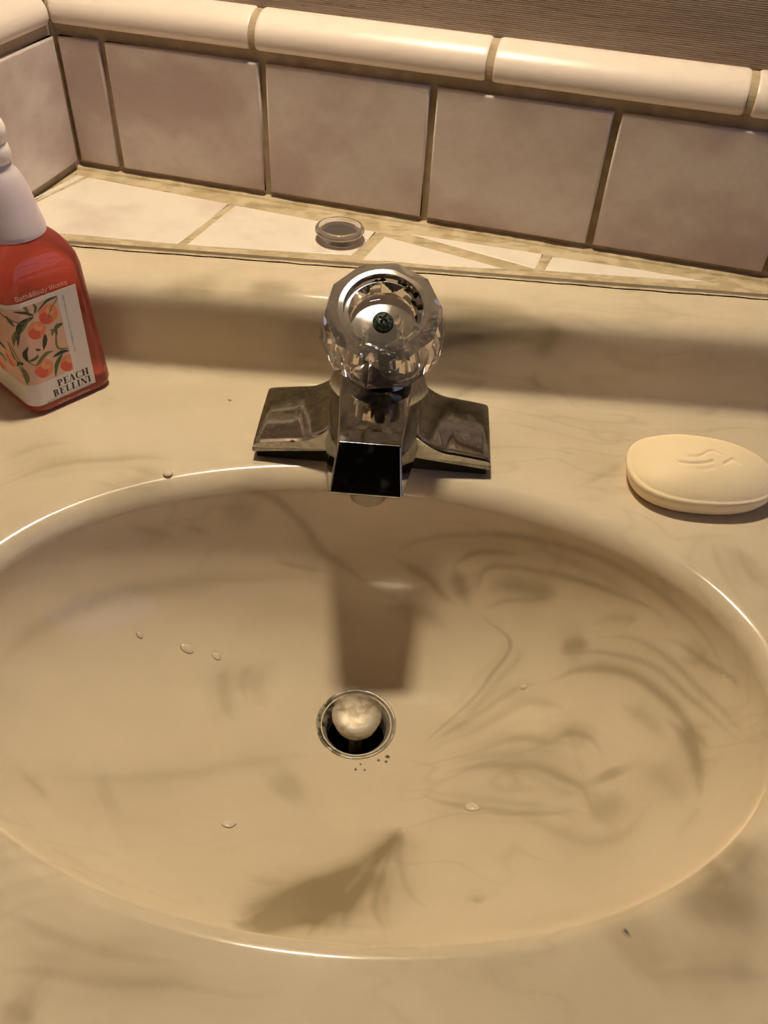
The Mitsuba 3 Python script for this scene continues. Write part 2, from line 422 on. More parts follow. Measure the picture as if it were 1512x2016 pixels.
def deck_mesh():
    left = np.array([wl(XL + 0.0015, -0.02), wl(XL + 0.0015, -0.62)])

    def x_left(y):
        t = (y - left[0, 1]) / (left[1, 1] - left[0, 1])
        return left[0, 0] + (left[1, 0] - left[0, 0]) * t
    yb, yf = -0.172, -0.585
    out = sg.Polygon([(x_left(yb), yb), (XV1, yb), (XV1, yf), (x_left(yf), yf)])
    start = rim(-0.004)
    ang = np.arctan2(start[:, 1] - RIM_C[1], start[:, 0] - RIM_C[0])
    corners = np.array(out.exterior.coords)[:-1]
    end = []
    for a in ang:
        far = RIM_C + 2 * np.array([math.cos(a), math.sin(a)])
        p = out.exterior.intersection(sg.LineString([RIM_C, far]))
        end.append([p.x, p.y])
    end = np.array(end)
    for c in corners:
        ca = math.atan2(c[1] - RIM_C[1], c[0] - RIM_C[0])
        end[np.argmin(np.abs(np.angle(np.exp(1j * (ang - ca)))))] = c
    rings = [np.c_[start + (end - start) * t, np.zeros(NT)] for t in np.linspace(0, 1, 110)]
    m = loft(rings, False, False)
    if m.face_normals[len(m.faces) // 2][2] < 0:
        m.invert()
    skirt = loft([np.c_[end, np.zeros(NT)], np.c_[end, np.full(NT, -0.03)]], False, False)
    return m, skirt, x_left


SPLASH = [(-0.172, 0.0), (-0.168, 0.0), (-0.1635, 0.0008), (-0.1600, 0.0032), (-0.1577, 0.0075), (-0.1568, 0.014), (-0.1565, 0.030), (-0.1561, 0.043), (-0.1538, 0.0503), (-0.1485, 0.0548), (-0.1405, 0.0565), (-0.1300, 0.0569), (-0.1195, 0.0571), (-0.1140, 0.0566), (-0.1132, 0.0520), (-0.1131, -0.030)]


def shell_mesh():
    step = 10
    inner, hole = rim(ROLLS - 0.008)[::step], (DRAIN + (HOLE + 0.001) * np.stack([np.cos(theta), np.sin(theta)], 1))[::step]
    n = len(inner)
    rings = [np.c_[hole + (inner - hole) * u, np.full(n, basin_depth(np.array([u]))[0] - 0.008)] for u in (0, 0.2, 0.4, 0.6, 0.75, 0.85, 0.92, 0.97, 1.0)]
    rings += [np.c_[inner, np.full(n, -0.03)]]
    b = np.array(deck_edge)[::step]
    b = b + (RIM_C - b) * 0.002
    rings += [np.c_[b, np.full(n, -0.03)]]
    return loft(rings, False, False)


def splash_mesh(x_left):
    prof = catmull(SPLASH, 8)
    xs = np.linspace(0, 1, 420)
    rings = []
    for t in xs:
        x0 = np.array([x_left(y) for y in prof[:, 0]])
        rings.append(np.c_[x0 + (XV1 - x0) * t, prof])
    m = loft(rings, False, False, closed=False)
    if m.face_normals[np.argmax(np.abs(m.face_normals[:, 2]))][2] < 0:
        m.invert()
    return m


basin = basin_mesh()
deck, skirt, x_left = deck_mesh()
deck_edge = np.array(skirt.vertices)[:NT, :2]
splash = splash_mesh(x_left)

# grains of dirt stuck to the marble: x, y, z, radius
SPECKS = [(0.3721, -0.3360, -0.0440, 0.0008), (0.3073, -0.4748, 0.0, 0.0007), (0.1093, -0.1842, 0.0, 0.0008), (0.2045, -0.3593, -0.1104, 0.0006), (0.2095, -0.3592, -0.1104, 0.0005), (0.2165, -0.3524, -0.1110, 0.0007),
          (0.2213, -0.3498, -0.1109, 0.0009), (0.2207, -0.3531, -0.1106, 0.0007), (0.0721, -0.2925, -0.0566, 0.0006), (0.2966, -0.1564, 0.0126, 0.0005), (0.2070, -0.3557, -0.1110, 0.0005), (0.2073, -0.4865, -0.0011, 0.0005)]

# veins: [half width in mm, strength, taper, points in mm]
VEINS = [[2.0,0.55,[(216,-252,-53),(223,-250,-45),(243,-250,-36),(269,-253,-28),(293,-260,-23),(315,-268,-20),(333,-277,-19),(349,-288,-20),(360,-298,-21),(372,-313,-22),(379,-328,-25),(382,-338,-28)]],
         [1.6,0.5,[(382,-338,-28),(385,-344,-25),(378,-329,-32),(369,-316,-36),(360,-307,-41)]],
         [2.2,0.6,[(216,-252,-54),(226,-255,-59),(237,-258,-63),(247,-263,-71),(258,-269,-75)]],
         [3.6,0.75,[(252,-257,-55),(255,-260,-61),(258,-263,-66),(262,-269,-74)]],
         [1.6,0.55,[(250,-257,-56),(258,-255,-45),(271,-256,-39),(294,-262,-34)]],
         [1.6,0.6,[(262,-269,-74),(267,-263,-61),(267,-260,-55),(271,-259,-49),(282,-261,-45),(302,-267,-41),(323,-276,-37),(342,-287,-34),(357,-299,-31),(363,-308,-36)]],
         [4.5,0.6,[(273,-266,-63),(281,-265,-57),(291,-268,-54),(305,-272,-52),(312,-276,-52)]],
         [1.5,0.4,[(271,-271,-73),(281,-270,-66),(296,-272,-60),(310,-275,-51)]],
         [1.0,0.55,[(268,-270,-74),(275,-276,-78),(284,-282,-80),(287,-286,-83),(286,-291,-87),(278,-299,-95),(273,-306,-100),(264,-316,-104),(246,-335,-109),(240,-342,-109)]],
         [3.2,0.55,[(313,-295,-76),(321,-295,-70),(330,-297,-65)]],
         [1.4,0.5,[(315,-297,-76),(333,-301,-66),(349,-309,-58),(361,-320,-53),(371,-337,-49),(379,-357,-41),(384,-376,-31)]],
         [2.5,0.35,[(329,-289,-57),(338,-290,-48),(347,-295,-43),(349,-298,-43)]],
         [1.4,0.5,[(333,-295,-60),(346,-300,-52),(357,-309,-48),(368,-324,-45),(376,-339,-42),(382,-357,-35),(385,-373,-29)]],
         [2.1,0.7,[(307,-308,-87),(320,-306,-79),(334,-308,-71),(347,-315,-64),(357,-326,-60),(366,-341,-56),(370,-356,-54),(370,-371,-52)]],
         [2.6,0.75,[(362,-344,-61),(368,-358,-56),(369,-374,-53),(366,-392,-50)]],
         [1.3,0.45,[(368,-347,-55),(371,-358,-52),(375,-370,-47)]],
         [1.5,0.4,[(240,-344,-109),(264,-326,-105),(288,-311,-96),(307,-307,-87)]],
         [2.2,0.35,[(243,-345,-109),(274,-329,-103),(296,-318,-95),(310,-320,-90),(317,-325,-88)]],
         [2.0,0.35,[(313,-340,-92),(322,-339,-88),(333,-346,-82)]],
         [3.0,0.35,[(343,-328,-73),(354,-341,-67),(361,-356,-63)]],
         [2.0,0.35,[(370,-314,-30),(376,-323,-30),(373,-325,-36),(366,-319,-43)]],
         [3.0,0.3,[(288,-259,-26),(311,-267,-29),(335,-280,-29),(352,-295,-32)]],
         [4.0,0.3,[(210,-261,-74),(223,-266,-81),(239,-270,-83),(252,-277,-88)]],
         [1.8,0.4,[(235,-356,-109),(260,-349,-106),(283,-340,-101),(296,-339,-98),(307,-343,-94),(316,-339,-90),(326,-342,-86),(332,-350,-83),(333,-359,-82)]],
         [2.0,0.5,[(252,-360,-106),(264,-356,-105),(280,-354,-102),(300,-357,-96),(314,-367,-90),(321,-374,-86),(324,-389,-81)]],
         [1.5,0.45,[(240,-372,-106),(253,-378,-103),(275,-382,-99),(297,-386,-92),(315,-386,-86)]],
         [6.5,0.62,[(334,-363,-81),(335,-367,-80),(336,-371,-79)]],
         [5.0,0.35,[(337,-376,-78),(333,-384,-78),(326,-389,-80),(322,-391,-81)]],
         [3.0,0.28,[(292,-388,-93),(305,-397,-86),(321,-406,-76),(335,-402,-70),(347,-388,-68)]],
         [4.0,0.22,[(347,-362,-73),(357,-379,-63),(360,-393,-56)]],
         [1.6,0.32,[(231,-397,-101),(230,-412,-95),(234,-431,-86),(243,-443,-76)]],
         [1.6,0.25,[(222,-416,-94),(224,-437,-82),(229,-461,-61)]],
         [3.0,0.4,[(357,-425,-32),(344,-450,-1),(339,-459,0),(344,-459,0)]],
         [3.0,0.45,[(359,-432,-6),(355,-441,-1),(348,-446,-1)]],
         [2.0,0.35,[(365,-433,-1),(358,-444,0),(352,-450,0)]],
         [9,0.45,[(340,-462,0),(351,-458,0),(362,-454,0)]],
         [5,0.4,[(326,-470,0),(336,-465,0),(349,-465,0),(360,-462,0)]],
         [9,0.35,[(304,-486,0),(310,-481,0),(321,-478,0)]],
         [2.5,0.45,[(313,-489,0),(331,-487,0),(345,-485,0),(354,-485,0)]],
         [2.0,0.22,[(352,-412,-52),(361,-402,-50),(365,-398,-47)]],
         [2.5,0.35,[(265,-439,-75),(266,-438,-76),(267,-439,-74)]],
         [2.6,0.6,[(229,-398,-101),(222,-407,-98),(208,-420,-93),(188,-434,-85),(172,-447,-74),(163,-459,-62)]],
         [4.2,0.95,[(215,-417,-94),(203,-428,-89),(189,-440,-81),(177,-451,-71),(168,-462,-59),(161,-462,-57)]],
         [4.5,1.0,[(208,-425,-90),(193,-442,-79),(183,-455,-68),(173,-466,-55),(164,-463,-57)]],
         [4.2,0.95,[(203,-433,-86),(193,-447,-76),(186,-460,-63)]],
         [2.2,0.6,[(204,-433,-86),(197,-447,-76),(194,-466,-57)]],
         [2.8,1.0,[(222,-411,-96),(215,-426,-90),(208,-442,-80),(207,-455,-69)]],
         [1.6,0.45,[(226,-409,-97),(221,-428,-88),(220,-444,-78),(225,-458,-65)]],
         [3.2,0.75,[(230,-394,-102),(227,-402,-100),(222,-410,-97),(215,-420,-93)]],
         [4.0,0.35,[(27,-358,-44),(31,-338,-46),(43,-317,-50),(58,-302,-53),(72,-292,-56),(94,-281,-62),(121,-270,-65),(150,-263,-68),(180,-260,-71)]],
         [2.4,0.5,[(113,-257,-9),(123,-254,-8),(131,-253,-9),(147,-250,-17),(158,-249,-30),(166,-251,-42),(173,-253,-53),(184,-255,-60),(198,-258,-69),(213,-263,-77)]],
         [7,0.42,[(117,-258,-18),(127,-255,-25),(137,-254,-32)]],
         [2.0,0.35,[(69,-279,-19),(82,-273,-28),(93,-269,-36)]],
         [1.8,0.35,[(95,-267,-28),(103,-265,-32),(110,-263,-37)]],
         [3.0,0.3,[(126,-305,-97),(123,-316,-100),(128,-331,-103),(136,-339,-105)]],
         [2.5,0.3,[(140,-302,-100),(134,-312,-102),(139,-325,-105)]],
         [3,0.22,[(153,-296,-101),(143,-308,-103),(146,-322,-106),(153,-327,-108)]],
         [1.3,0.4,[(144,-259,-57),(162,-258,-63),(180,-258,-66)]],
         [7,0.22,[(150,-251,-33),(172,-254,-57),(185,-264,-78),(190,-278,-95)]],
         [4,0.3,[(48,-282,0),(71,-267,-1),(96,-259,-3)]],
         [1.8,0.3,[(50,-403,-56),(60,-410,-60),(69,-417,-62)]],
         [3.0,0.2,[(61,-402,-65),(82,-393,-80),(115,-380,-96),(138,-368,-103),(164,-357,-108),(181,-353,-110)]],
         [9,0.42,[(164,-382,-104),(170,-375,-106),(178,-369,-108)]],
         [9,0.2,[(84,-405,-76),(92,-400,-82)]],
         [2,0.2,[(158,-431,-84),(171,-435,-83),(180,-433,-85)]],
         [4.0,0.45,[(245,-156,40),(268,-156,40),(297,-156,46),(327,-156,45)]],
         [5.0,0.4,[(293,-157,27),(298,-156,41),(302,-154,50)]],
         [1.6,0.4,[(211,-157,16),(224,-157,20),(236,-157,22)]],
         [1.8,0.4,[(5,-275,0),(17,-263,0),(36,-252,0),(54,-248,0),(73,-243,0),(92,-243,0)]],
         [1.5,0.25,[(66,-251,0),(81,-255,0),(93,-255,0)]],
         [1.5,0.25,[(-3,-255,0),(13,-242,0),(32,-235,0)]],
         [1.8,0.4,[(91,-488,0),(110,-492,0),(129,-496,0),(155,-498,0)]],
         [1.8,0.4,[(98,-505,0),(110,-504,0),(128,-505,0),(157,-505,0),(191,-505,0)]],
         [2.5,0.5,[(102,-514,0),(109,-517,0),(115,-519,0)]],
         [1.6,0.35,[(240,-169,0),(254,-159,4),(267,-157,12)]],
         [2.2,0.3,[(291,-157,21),(294,-157,12),(301,-158,8)]],
         [1.6,0.3,[(310,-242,0),(332,-224,0),(346,-209,0)]],
         [1.6,0.25,[(381,-268,0),(382,-294,0),(388,-320,0)]],
         [1.6,0.25,[(393,-272,0),(394,-291,0),(402,-305,0)]],
         [3.2,0.6,[(201,-156,37),(216,-156,43),(229,-156,45),(259,-154,50),(296,-152,52)]],
         [3.4,0.8,[(214,-157,28),(223,-156,31),(238,-156,35),(260,-156,41),(282,-156,45)]],
         [4.0,0.5,[(206,-149,55),(236,-148,55),(266,-150,54),(304,-155,48)]],
         [5.0,0.5,[(115,-150,54),(130,-147,55),(150,-149,55)]],
         [4.5,0.4,[(62,-153,51),(84,-149,54),(103,-149,54)]]]


def vein_cloud():
    P_, Wd, S_ = [], [], []
    for w, s, pts in VEINS:
        q = catmull(np.array(pts, float) / 1000, 40)
        t = np.linspace(0, 1, len(q))
        fade = np.clip(np.minimum(t, 1 - t) * 3.2, 0, 1) ** 0.8
        P_.append(q)
        Wd.append(w * 1.3 / 1000 * ((0.22 if w < 3.4 else 0.5) + (0.78 if w < 3.4 else 0.5) * fade))
        S_.append(0.85 * s * (0.15 + 0.85 * fade))
        tan = np.gradient(q, axis=0)
        side = np.stack([-tan[:, 1], tan[:, 0], tan[:, 2] * 0], 1)
        side /= np.linalg.norm(side, axis=1, keepdims=True) + 1e-9
        for k, (off, ss) in enumerate(((0.0042, 0.34), (-0.0055, 0.26), (0.0100, 0.16))):
            if w > 5:
                continue
            wav = meshkit.fbm(np.c_[t * 3 + 5 * k, t * 0 + len(P_), t * 0], 2, 31)[:, None]
            P_.append(q + side * off * (0.25 + 1.5 * wav))
            Wd.append((w + 1.0) / 1000 * (0.2 + 0.8 * fade))
            S_.append(s * ss * fade)
    return P_, Wd, S_


def marble(v):
    p = v * np.array([1, 1, 1])
    w1 = meshkit.fbm(p * 9 + 3, 3, 1) - 0.5
    w2 = meshkit.fbm(p * 9 + 40, 3, 2) - 0.5
    q = p + 0.09 * np.stack([w1, w2, w1 * 0], -1)
    cloud = meshkit.fbm(q * np.array([14, 22, 22]), 4, 3)
    a = meshkit.fbm(q * np.array([16, 60, 30]), 3, 5)
    streak = np.clip(1 - np.abs(a - 0.5) * 16, 0, 1) ** 1.5 * np.clip((meshkit.fbm(p * 11 + 9, 2, 7) - 0.42) * 5, 0, 1)
    t = np.clip((cloud - 0.42) * 1.6, 0, 1) * 0.32 + streak * 0.16
    mm = 0.0035 * np.stack([meshkit.fbm(v * 45, 2, 11) - 0.5, meshkit.fbm(v * 45, 2, 12) - 0.5, np.zeros(len(v))], -1)
    for pts, wd, st in zip(*vein_cloud()):
        far = float(wd.max()) * 6
        near = np.flatnonzero(((v + mm > pts.min(0) - far) & (v + mm < pts.max(0) + far)).all(1))
        if not len(near):
            continue
        d, i = cKDTree(pts).query(v[near] + mm[near], distance_upper_bound=far)
        ok, i = near[np.isfinite(d)], i[np.isfinite(d)]
        x = d[np.isfinite(d)] / wd[i]
        glow = 0.82 * np.exp(-np.abs(x) ** 2.2) + 0.18 * np.exp(-(x / 3.2) ** 2)
        t[ok] = np.maximum(t[ok], 0) + st[i] * glow * (1 - 0.6 * np.clip(t[ok], 0, 1))
    dark = np.zeros(len(v))
    for x, y, z, r in SPECKS:
        j = np.flatnonzero(np.abs(v - [x, y, z]).max(1) < 0.003)
        if len(j):
            d = np.linalg.norm(v[j] - [x, y, z], axis=1)
            dark[j] = np.maximum(dark[j], np.clip(1.6 - d / (r * (0.6 + 0.8 * meshkit.noise(v[j] * 900, 9))), 0, 1))
    t = np.clip(t, 0, 1)[:, None]
    base = np.array([0.64, 0.55, 0.412]) * (0.97 + 0.06 * meshkit.fbm(p * 20, 2, 20))[:, None]
    return (base * (1 - t) + np.array([0.275, 0.225, 0.135]) * t) * (1 - 0.9 * dark[:, None])


for part, m in (('basin', basin), ('deck', deck), ('backsplash', splash)):
    add('washbasin__' + part, m, 'marble', True, color=marble(np.array(m.vertices)))
add('washbasin__edge', skirt, 'marble', False, color=np.tile([0.7, 0.61, 0.47], (len(skirt.vertices), 1)))
under = shell_mesh()
i0, i1 = np.array(splash.vertices).reshape(420, -1, 3)[[0, -1]]
body = []
for e in (i0, i1):
    ring = np.vstack([e, [[e[0, 0], -0.172, -0.03]]])
    body.append(trimesh.Trimesh(np.vstack([ring, [[e[:, 0].mean(), -0.140, 0.01]]]), [[k, (k + 1) % len(ring), len(ring)] for k in range(len(ring))], process=False))
body.append(trimesh.Trimesh([i0[-1], i1[-1], [i1[0, 0], -0.172, -0.03], [i0[0, 0], -0.172, -0.03], i0[0], i1[0]], [[0, 2, 1], [0, 3, 2], [3, 4, 5], [3, 5, 2]], process=False))
body = trimesh.util.concatenate(body)
add('washbasin__backsplash_core', body, 'marble', False, color=np.tile([0.7, 0.61, 0.47], (len(body.vertices), 1)))
add('washbasin__underside', under, 'marble', False, color=np.tile([0.6, 0.53, 0.42], (len(under.vertices), 1)))
tag('washbasin', 'cream cultured marble sink top with olive swirls and an oval basin', 'sink')

# grubby joint between backsplash and ledge tiles
xs = np.linspace(-0.058, 0.52, 260)
wob = meshkit.fbm(np.c_[xs * 60, xs * 0, xs * 0], 3, 4) - 0.5
wob2 = meshkit.fbm(np.c_[xs * 90, xs * 0 + 4, xs * 0], 3, 5) - 0.5
rings = [[(x, -0.1158 + 0.0018 * b, 0.0573), (x, -0.1128 + 0.001 * b, 0.0578 + 0.0006 * b), (x, -0.1085 + 0.0012 * a, 0.0585 + 0.0007 * b), (x, -0.1042 + 0.0030 * a, 0.0576), (x, -0.1040 + 0.003 * a, 0.056), (x, -0.1108, 0.0573)] for x, a, b in zip(xs, wob, wob2)]
add('caulk_strip__bead', loft(rings), 'caulk', 60)
tag('caulk_strip', 'cracked tan caulk strip along the back edge of the sink top', 'caulk')
crack = [(x, -0.1160 + 0.0018 * b, 0.0575) for x, b in zip(xs, wob2) if x < 0.50]
rad = 0.00022 * (0.8 + 0.7 * meshkit.noise(np.c_[np.arange(len(crack)) * 0.35, np.zeros(len(crack)), np.zeros(len(crack))], 3))
add('caulk_strip__crack', tube(crack, rad, 6), 'dirt', True, label='thin black crack in the caulk')
# rough grout fillet where ledge meets the walls
X_ = np.linspace(XL + .001, 0.52, 160)
wb = meshkit.fbm(np.c_[X_ * 120, X_ * 0, X_ * 0], 3, 8)
rings = [[(X, 0.001, ZS - .003), (X, 0.001, ZS + 0.0016 + 0.0012 * b), (X, -0.0022 - 0.001 * b, ZS + 0.0014 + 0.0008 * b), (X, -0.0030 - 0.0025 * b, ZS + 0.0006), (X, -0.0040 - 0.0035 * b, ZS - .003)] for X, b in zip(X_, wb)]
add('tile_ledge__grout_fillet', W(loft(rings)), 'caulk', 60)

# ---------------------------------------------------------------- drain
dz = basin_depth(np.array([0.0]))[0]
fl = [(0.0166, dz - 0.016), (0.0168, dz - 0.0060), (0.0174, dz - 0.0032), (0.0190, dz - 0.0010), (0.0208, dz + 0.0006), (0.0220, dz + 0.0014), (0.0227, dz + 0.0010), (0.0231, dz - 0.0012)]
add('sink_drain__flange', lathe(fl[::-1], 96, None, (*DRAIN, 0), False, False), 'flange_metal', True, label='tarnished chrome drain flange')
add('sink_drain__pipe', lathe([(0.0167, dz - 0.013), (0.0167, dz - 0.05)], 48, None, (*DRAIN, 0), False, True), 'hole_dark', label='dark drain throat')
st = [(0.004, dz - 0.045), (0.004, dz - 0.004), (0.0105, dz - 0.0035), (0.0125, dz - 0.0015), (0.0136, dz + 0.0030), (0.0140, dz + 0.0046), (0.0138, dz + 0.0056), (0.0128, dz + 0.0066), (0.0100, dz + 0.0076), (0.0060, dz + 0.0082), (0.0020, dz + 0.0084)]
add('sink_drain__stopper', lathe([(r, h + 0.0045) for r, h in st], 80, None, (*DRAIN, 0)), 'stopper_metal', 50, label='round domed pop-up stopper')
tag('sink_drain', 'round chrome drain with a raised domed stopper in the basin', 'drain')

# ---------------------------------------------------------------- faucet
FX, FY = 0.1990, -0.2105


def wing_z(x):
    a = abs(x)
    if a < 0.024:
        return 0.0255
    t = min((a - 0.024) / 0.021, 1)
    return 0.0150 - 0.0030 * max(0, (a - 0.045) / 0.021) + 0.0105 * (1 - t) ** 2.0


bx = np.concatenate([[-0.0660, -0.0655, -0.0642], np.linspace(-0.062, 0.062, 81), [0.0642, 0.0655, 0.0660]])
bz = np.array([wing_z(x) for x in bx])
bz[0] -= 0.0035; bz[1] -= 0.0012; bz[2] -= 0.0003; bz[-1] -= 0.0035; bz[-2] -= 0.0012; bz[-3] -= 0.0003
rings = []
for y, dzz in ((-0.1830, -0.0040), (-0.1834, -0.0014), (-0.1846, -0.0003), (-0.1870, 0), (-0.2100, 0.0004), (-0.2330, 0), (-0.2352, -0.0003), (-0.2366, -0.0012), (-0.2370, -0.0030)):
    low = 0.0082 + 0.0022 * np.cos(np.clip(bx / 0.066, -1, 1) * math.pi / 2) if y < -0.23 else np.full(len(bx), 0.0042)
    rings.append(np.vstack([np.c_[FX + bx, np.full(len(bx), y), bz + dzz], np.c_[FX + bx[::-1], np.full(len(bx), y), low[::-1]]]))
base = loft(rings)
add('faucet__base', base, 'chrome', 35)
gp = sg.box(FX - 0.0635, -0.2335, FX + 0.0635, -0.186).buffer(0.001)
gm = trimesh.creation.extrude_polygon(gp, 0.0072, engine='earcut')
gm.apply_translation([0, 0, 0.0004])
add('faucet__gasket', gm, 'dark_gasket', label='dark gasket under the faucet base')
# spout: a wedge that narrows towards its front and ends in a sloping face
back = [(-0.028, -0.188, 0.020), (0.028, -0.188, 0.020), (-0.0205, -0.190, 0.0415), (0.0205, -0.190, 0.0415)]
front = [(-0.0148, -0.2635, 0.0375), (0.0148, -0.2635, 0.0375), (-0.0172, -0.2790, 0.0190), (0.0172, -0.2790, 0.0190), (-0.0165, -0.2730, 0.0165), (0.0165, -0.2730, 0.0165), (-0.024, -0.236, 0.0180), (0.024, -0.236, 0.0180)]
add('faucet__spout', tm(rounded_hull([(FX + x, y, z) for x, y, z in back + front], 0.0016, 1)), 'chrome', 30)
add('faucet__aerator', lathe([(0.0085, 0.0035), (0.0098, 0.0042), (0.0100, 0.0120), (0.0100, 0.0165)], 48, None, (FX + 0.0005, -0.2635, 0)), 'dull_metal', 40)
# knob
KA = np.array([0.0, -math.sin(math.radians(27)), math.cos(math.radians(27))])
KB = np.array([FX + 0.0016, -0.2025, 0.0560])
KL = 0.0395
add('faucet__collar', lathe([(0.0198, 0.0300), (0.0198, 0.0500), (0.0194, 0.0515), (0.0180, 0.0522), (0.0140, 0.0524)], 64, None, (FX + 0.0010, -0.2030, 0)), 'chrome', 40, label='round chrome collar under the knob')


def knob_mesh():
    n = 10
    ring = lambda r, h, off: [(r * math.cos((k + off) * 2 * math.pi / n), r * math.sin((k + off) * 2 * math.pi / n), h) for k in range(n)]
    pts = ring(0.0168, 0.0005, 0.5) + ring(0.0335, 0.0150, 0.0) + ring(0.0318, 0.0255, 0.5) + ring(0.0298, 0.0362, 0.0)
    pts += [(0.0240 * math.cos(a), 0.0240 * math.sin(a), KL - 0.0008) for a in np.arange(60) * math.pi / 30] + [(0.0228 * math.cos(a), 0.0228 * math.sin(a), KL) for a in np.arange(60) * math.pi / 30]
    body = m3.Manifold.hull_points(np.array(pts))
    cut = m3.Manifold.cylinder(0.02, 0.0166, 0.0186, 64).translate([0, 0, KL - 0.0135])
    cut2 = m3.Manifold.cylinder(0.02, 0.0198, 0.0214, 64).translate([0, 0, KL - 0.0035])
    # small notches round the wall of the recess, for the missing cap's clips
    notch = m3.Manifold.batch_boolean([m3.Manifold.cube([0.004, 0.006, 0.006], True).rotate([0, 0, a]).translate([0.0174 * math.cos(math.radians(a)), 0.0174 * math.sin(math.radians(a)), KL - 0.0085]) for a in range(15, 375, 60)], m3.OpType.Add)
    hollow = m3.Manifold.cylinder(0.0215, 0.0125, 0.0110, 40).translate([0, 0, -0.001])
    return tm(body - cut - cut2 - notch - hollow)


KT = trimesh.geometry.align_vectors([0, 0, 1], KA)
KT[:3, 3] = KB
kn = knob_mesh()
kn.apply_transform(KT)
add('faucet__knob', kn, 'acrylic', False, label='clear faceted acrylic knob')
stem = lathe([(0.0075, 0.0), (0.0075, 0.0160), (0.0062, 0.0170), (0.0062, 0.0203)], 24)
stem.apply_transform(KT)
add('faucet__knob__stem', stem, 'stem_brown')
sc = lathe([(0.0052, 0.0), (0.0053, 0.0012), (0.0046, 0.0026), (0.0030, 0.0034), (0.0010, 0.0037)], 32)
cross = tm(m3.Manifold.batch_boolean([m3.Manifold.cube([0.0046, 0.0010, 0.002], True), m3.Manifold.cube([0.0010, 0.0046, 0.002], True)], m3.OpType.Add))
cross.apply_translation([0, 0, 0.0033])
for m in (sc, cross):
    m.apply_translation([0, 0, KL - 0.0134])
    m.apply_transform(KT)
add('faucet__knob__screw', sc, 'screw_metal', 40, label='corroded dark green screw')
add('faucet__knob__screw_slot', cross, 'dirt')
# black grime left in the recess of the knob
grime = []
for a0, a1, h0, h1, rr in ((38, 62, -0.0035, -0.0085, 0.0009), (60, 80, -0.0030, -0.0045, 0.0007), (84, 97, -0.003, -0.0035, 0.0006), (118, 140, -0.0035, -0.005, 0.0006), (20, 36, -0.008, -0.0098, 0.0009), (76, 84, -0.0045, -0.0062, 0.0006)):
    aa = np.radians(np.linspace(a0, a1, 14))
    hh = KL + np.linspace(h0, h1, 14)
    r_ = 0.0176 + 0.0018 * (hh - KL + 0.0135) / 0.0135 - 0.0002
    jit = meshkit.noise(np.c_[np.arange(14) * 0.7, np.full(14, a0), np.zeros(14)], 2)
    grime.append(tube(np.c_[r_ * np.cos(aa), r_ * np.sin(aa), hh + 0.0008 * jit], rr * (0.7 + 1.6 * jit), 7))
gm = trimesh.util.concatenate(grime)
gm.apply_transform(KT)
add('faucet__knob__grime', gm, 'dirt', True, label='black grime in the recess of the knob', kind='stuff')
tag('faucet', 'chrome single-handle faucet with a clear faceted knob', 'faucet')

# ---------------------------------------------------------------- clear index cap lying on the ledge
cap = lathe([(0.0006, 0.0), (0.0118, 0.0), (0.0126, 0.0006), (0.0128, 0.0042), (0.0136, 0.0046), (0.0150, 0.0050), (0.0158, 0.0060), (0.0159, 0.0072), (0.0150, 0.0086), (0.0134, 0.0092), (0.0128, 0.0086), (0.0090, 0.0080), (0.0030, 0.0080)], 72, None, (0.1642, -0.0790, cz + 0.00085))
add('knob_cap', cap, 'acrylic', 40, 'small clear plastic cap lying upside down on the tiled ledge', 'cap')

# ---------------------------------------------------------------- bar of soap
SC, SA, SB = np.array([0.3815, -0.2295]), 0.0410, 0.0285


def soap_outline(k, n=160):
    t = np.arange(n) * 2 * math.pi / n
    c, s = np.cos(t), np.sin(t)
    e = 2.35
    r = (np.abs(c / (SA - k)) ** e + np.abs(s / (SB - k)) ** e) ** (-1 / e)
    x, y = r * c, r * s
    y = y * (1 - 0.10 * (x / SA)) + 0.0012 * (x / SA)
    a = math.radians(-4)
    return SC + np.stack([x * math.cos(a) - y * math.sin(a), x * math.sin(a) + y * math.cos(a)], 1)


def soap_mesh():
    rings = []
    for k, z in ((0.0075, 0.0002), (0.0050, 0.0006), (0.0028, 0.0020), (0.0012, 0.0050), (0.0002, 0.0085), (-0.0002, 0.0106), (0.0001, 0.0118), (0.0007, 0.0123), (0.0014, 0.0124)):
        rings.append(np.c_[soap_outline(k), np.full(160, z)])
    o = soap_outline(0.0014)
    for u in np.linspace(1, 0.0, 74)[1:-1]:
        q = SC + (o - SC) * u
        z = 0.0122 + 0.0128 * (1 - u ** 2.3) ** 0.80
        rings.append(np.c_[q, np.full(160, z)])
    m = loft(rings)
    # the pressed bird emblem, worn to a few strokes
    strokes = [[(370.3, -233.8), (374, -234.2), (377.5, -232.6), (380.8, -229.6), (384.2, -229.0), (388.2, -231.4)], [(364.7, -238.0), (368.5, -239.2), (372.6, -239.4), (377, -238.8), (381.6, -237.2)],
               [(388.0, -237.8), (391.0, -235.6), (393.0, -233.6), (395.2, -234.2), (396.4, -236.0)], [(372, -242.5), (377, -242.6), (381.5, -241.4)]]
    v = np.array(m.vertices)
    up = v[:, 2] > 0.0124
    for s, dep in zip(strokes, (0.0007, 0.0008, 0.0008, 0.0003)):
        q = catmull(np.array(s) / 1000, 30)
        d, _ = cKDTree(q).query(v[:, :2])
        v[:, 2] -= np.where(up, dep * np.exp(-(d / 0.0009) ** 2), 0)
        d2, _ = cKDTree(q + [0.0002, 0.0016]).query(v[:, :2])
        v[:, 2] += np.where(up, 0.35 * dep * np.exp(-(d2 / 0.0012) ** 2), 0)
    m.vertices = v
    return m


add('soap_bar', soap_mesh(), 'soap_cream', True, 'worn pale cream bar of soap on the right of the sink deck', 'soap')

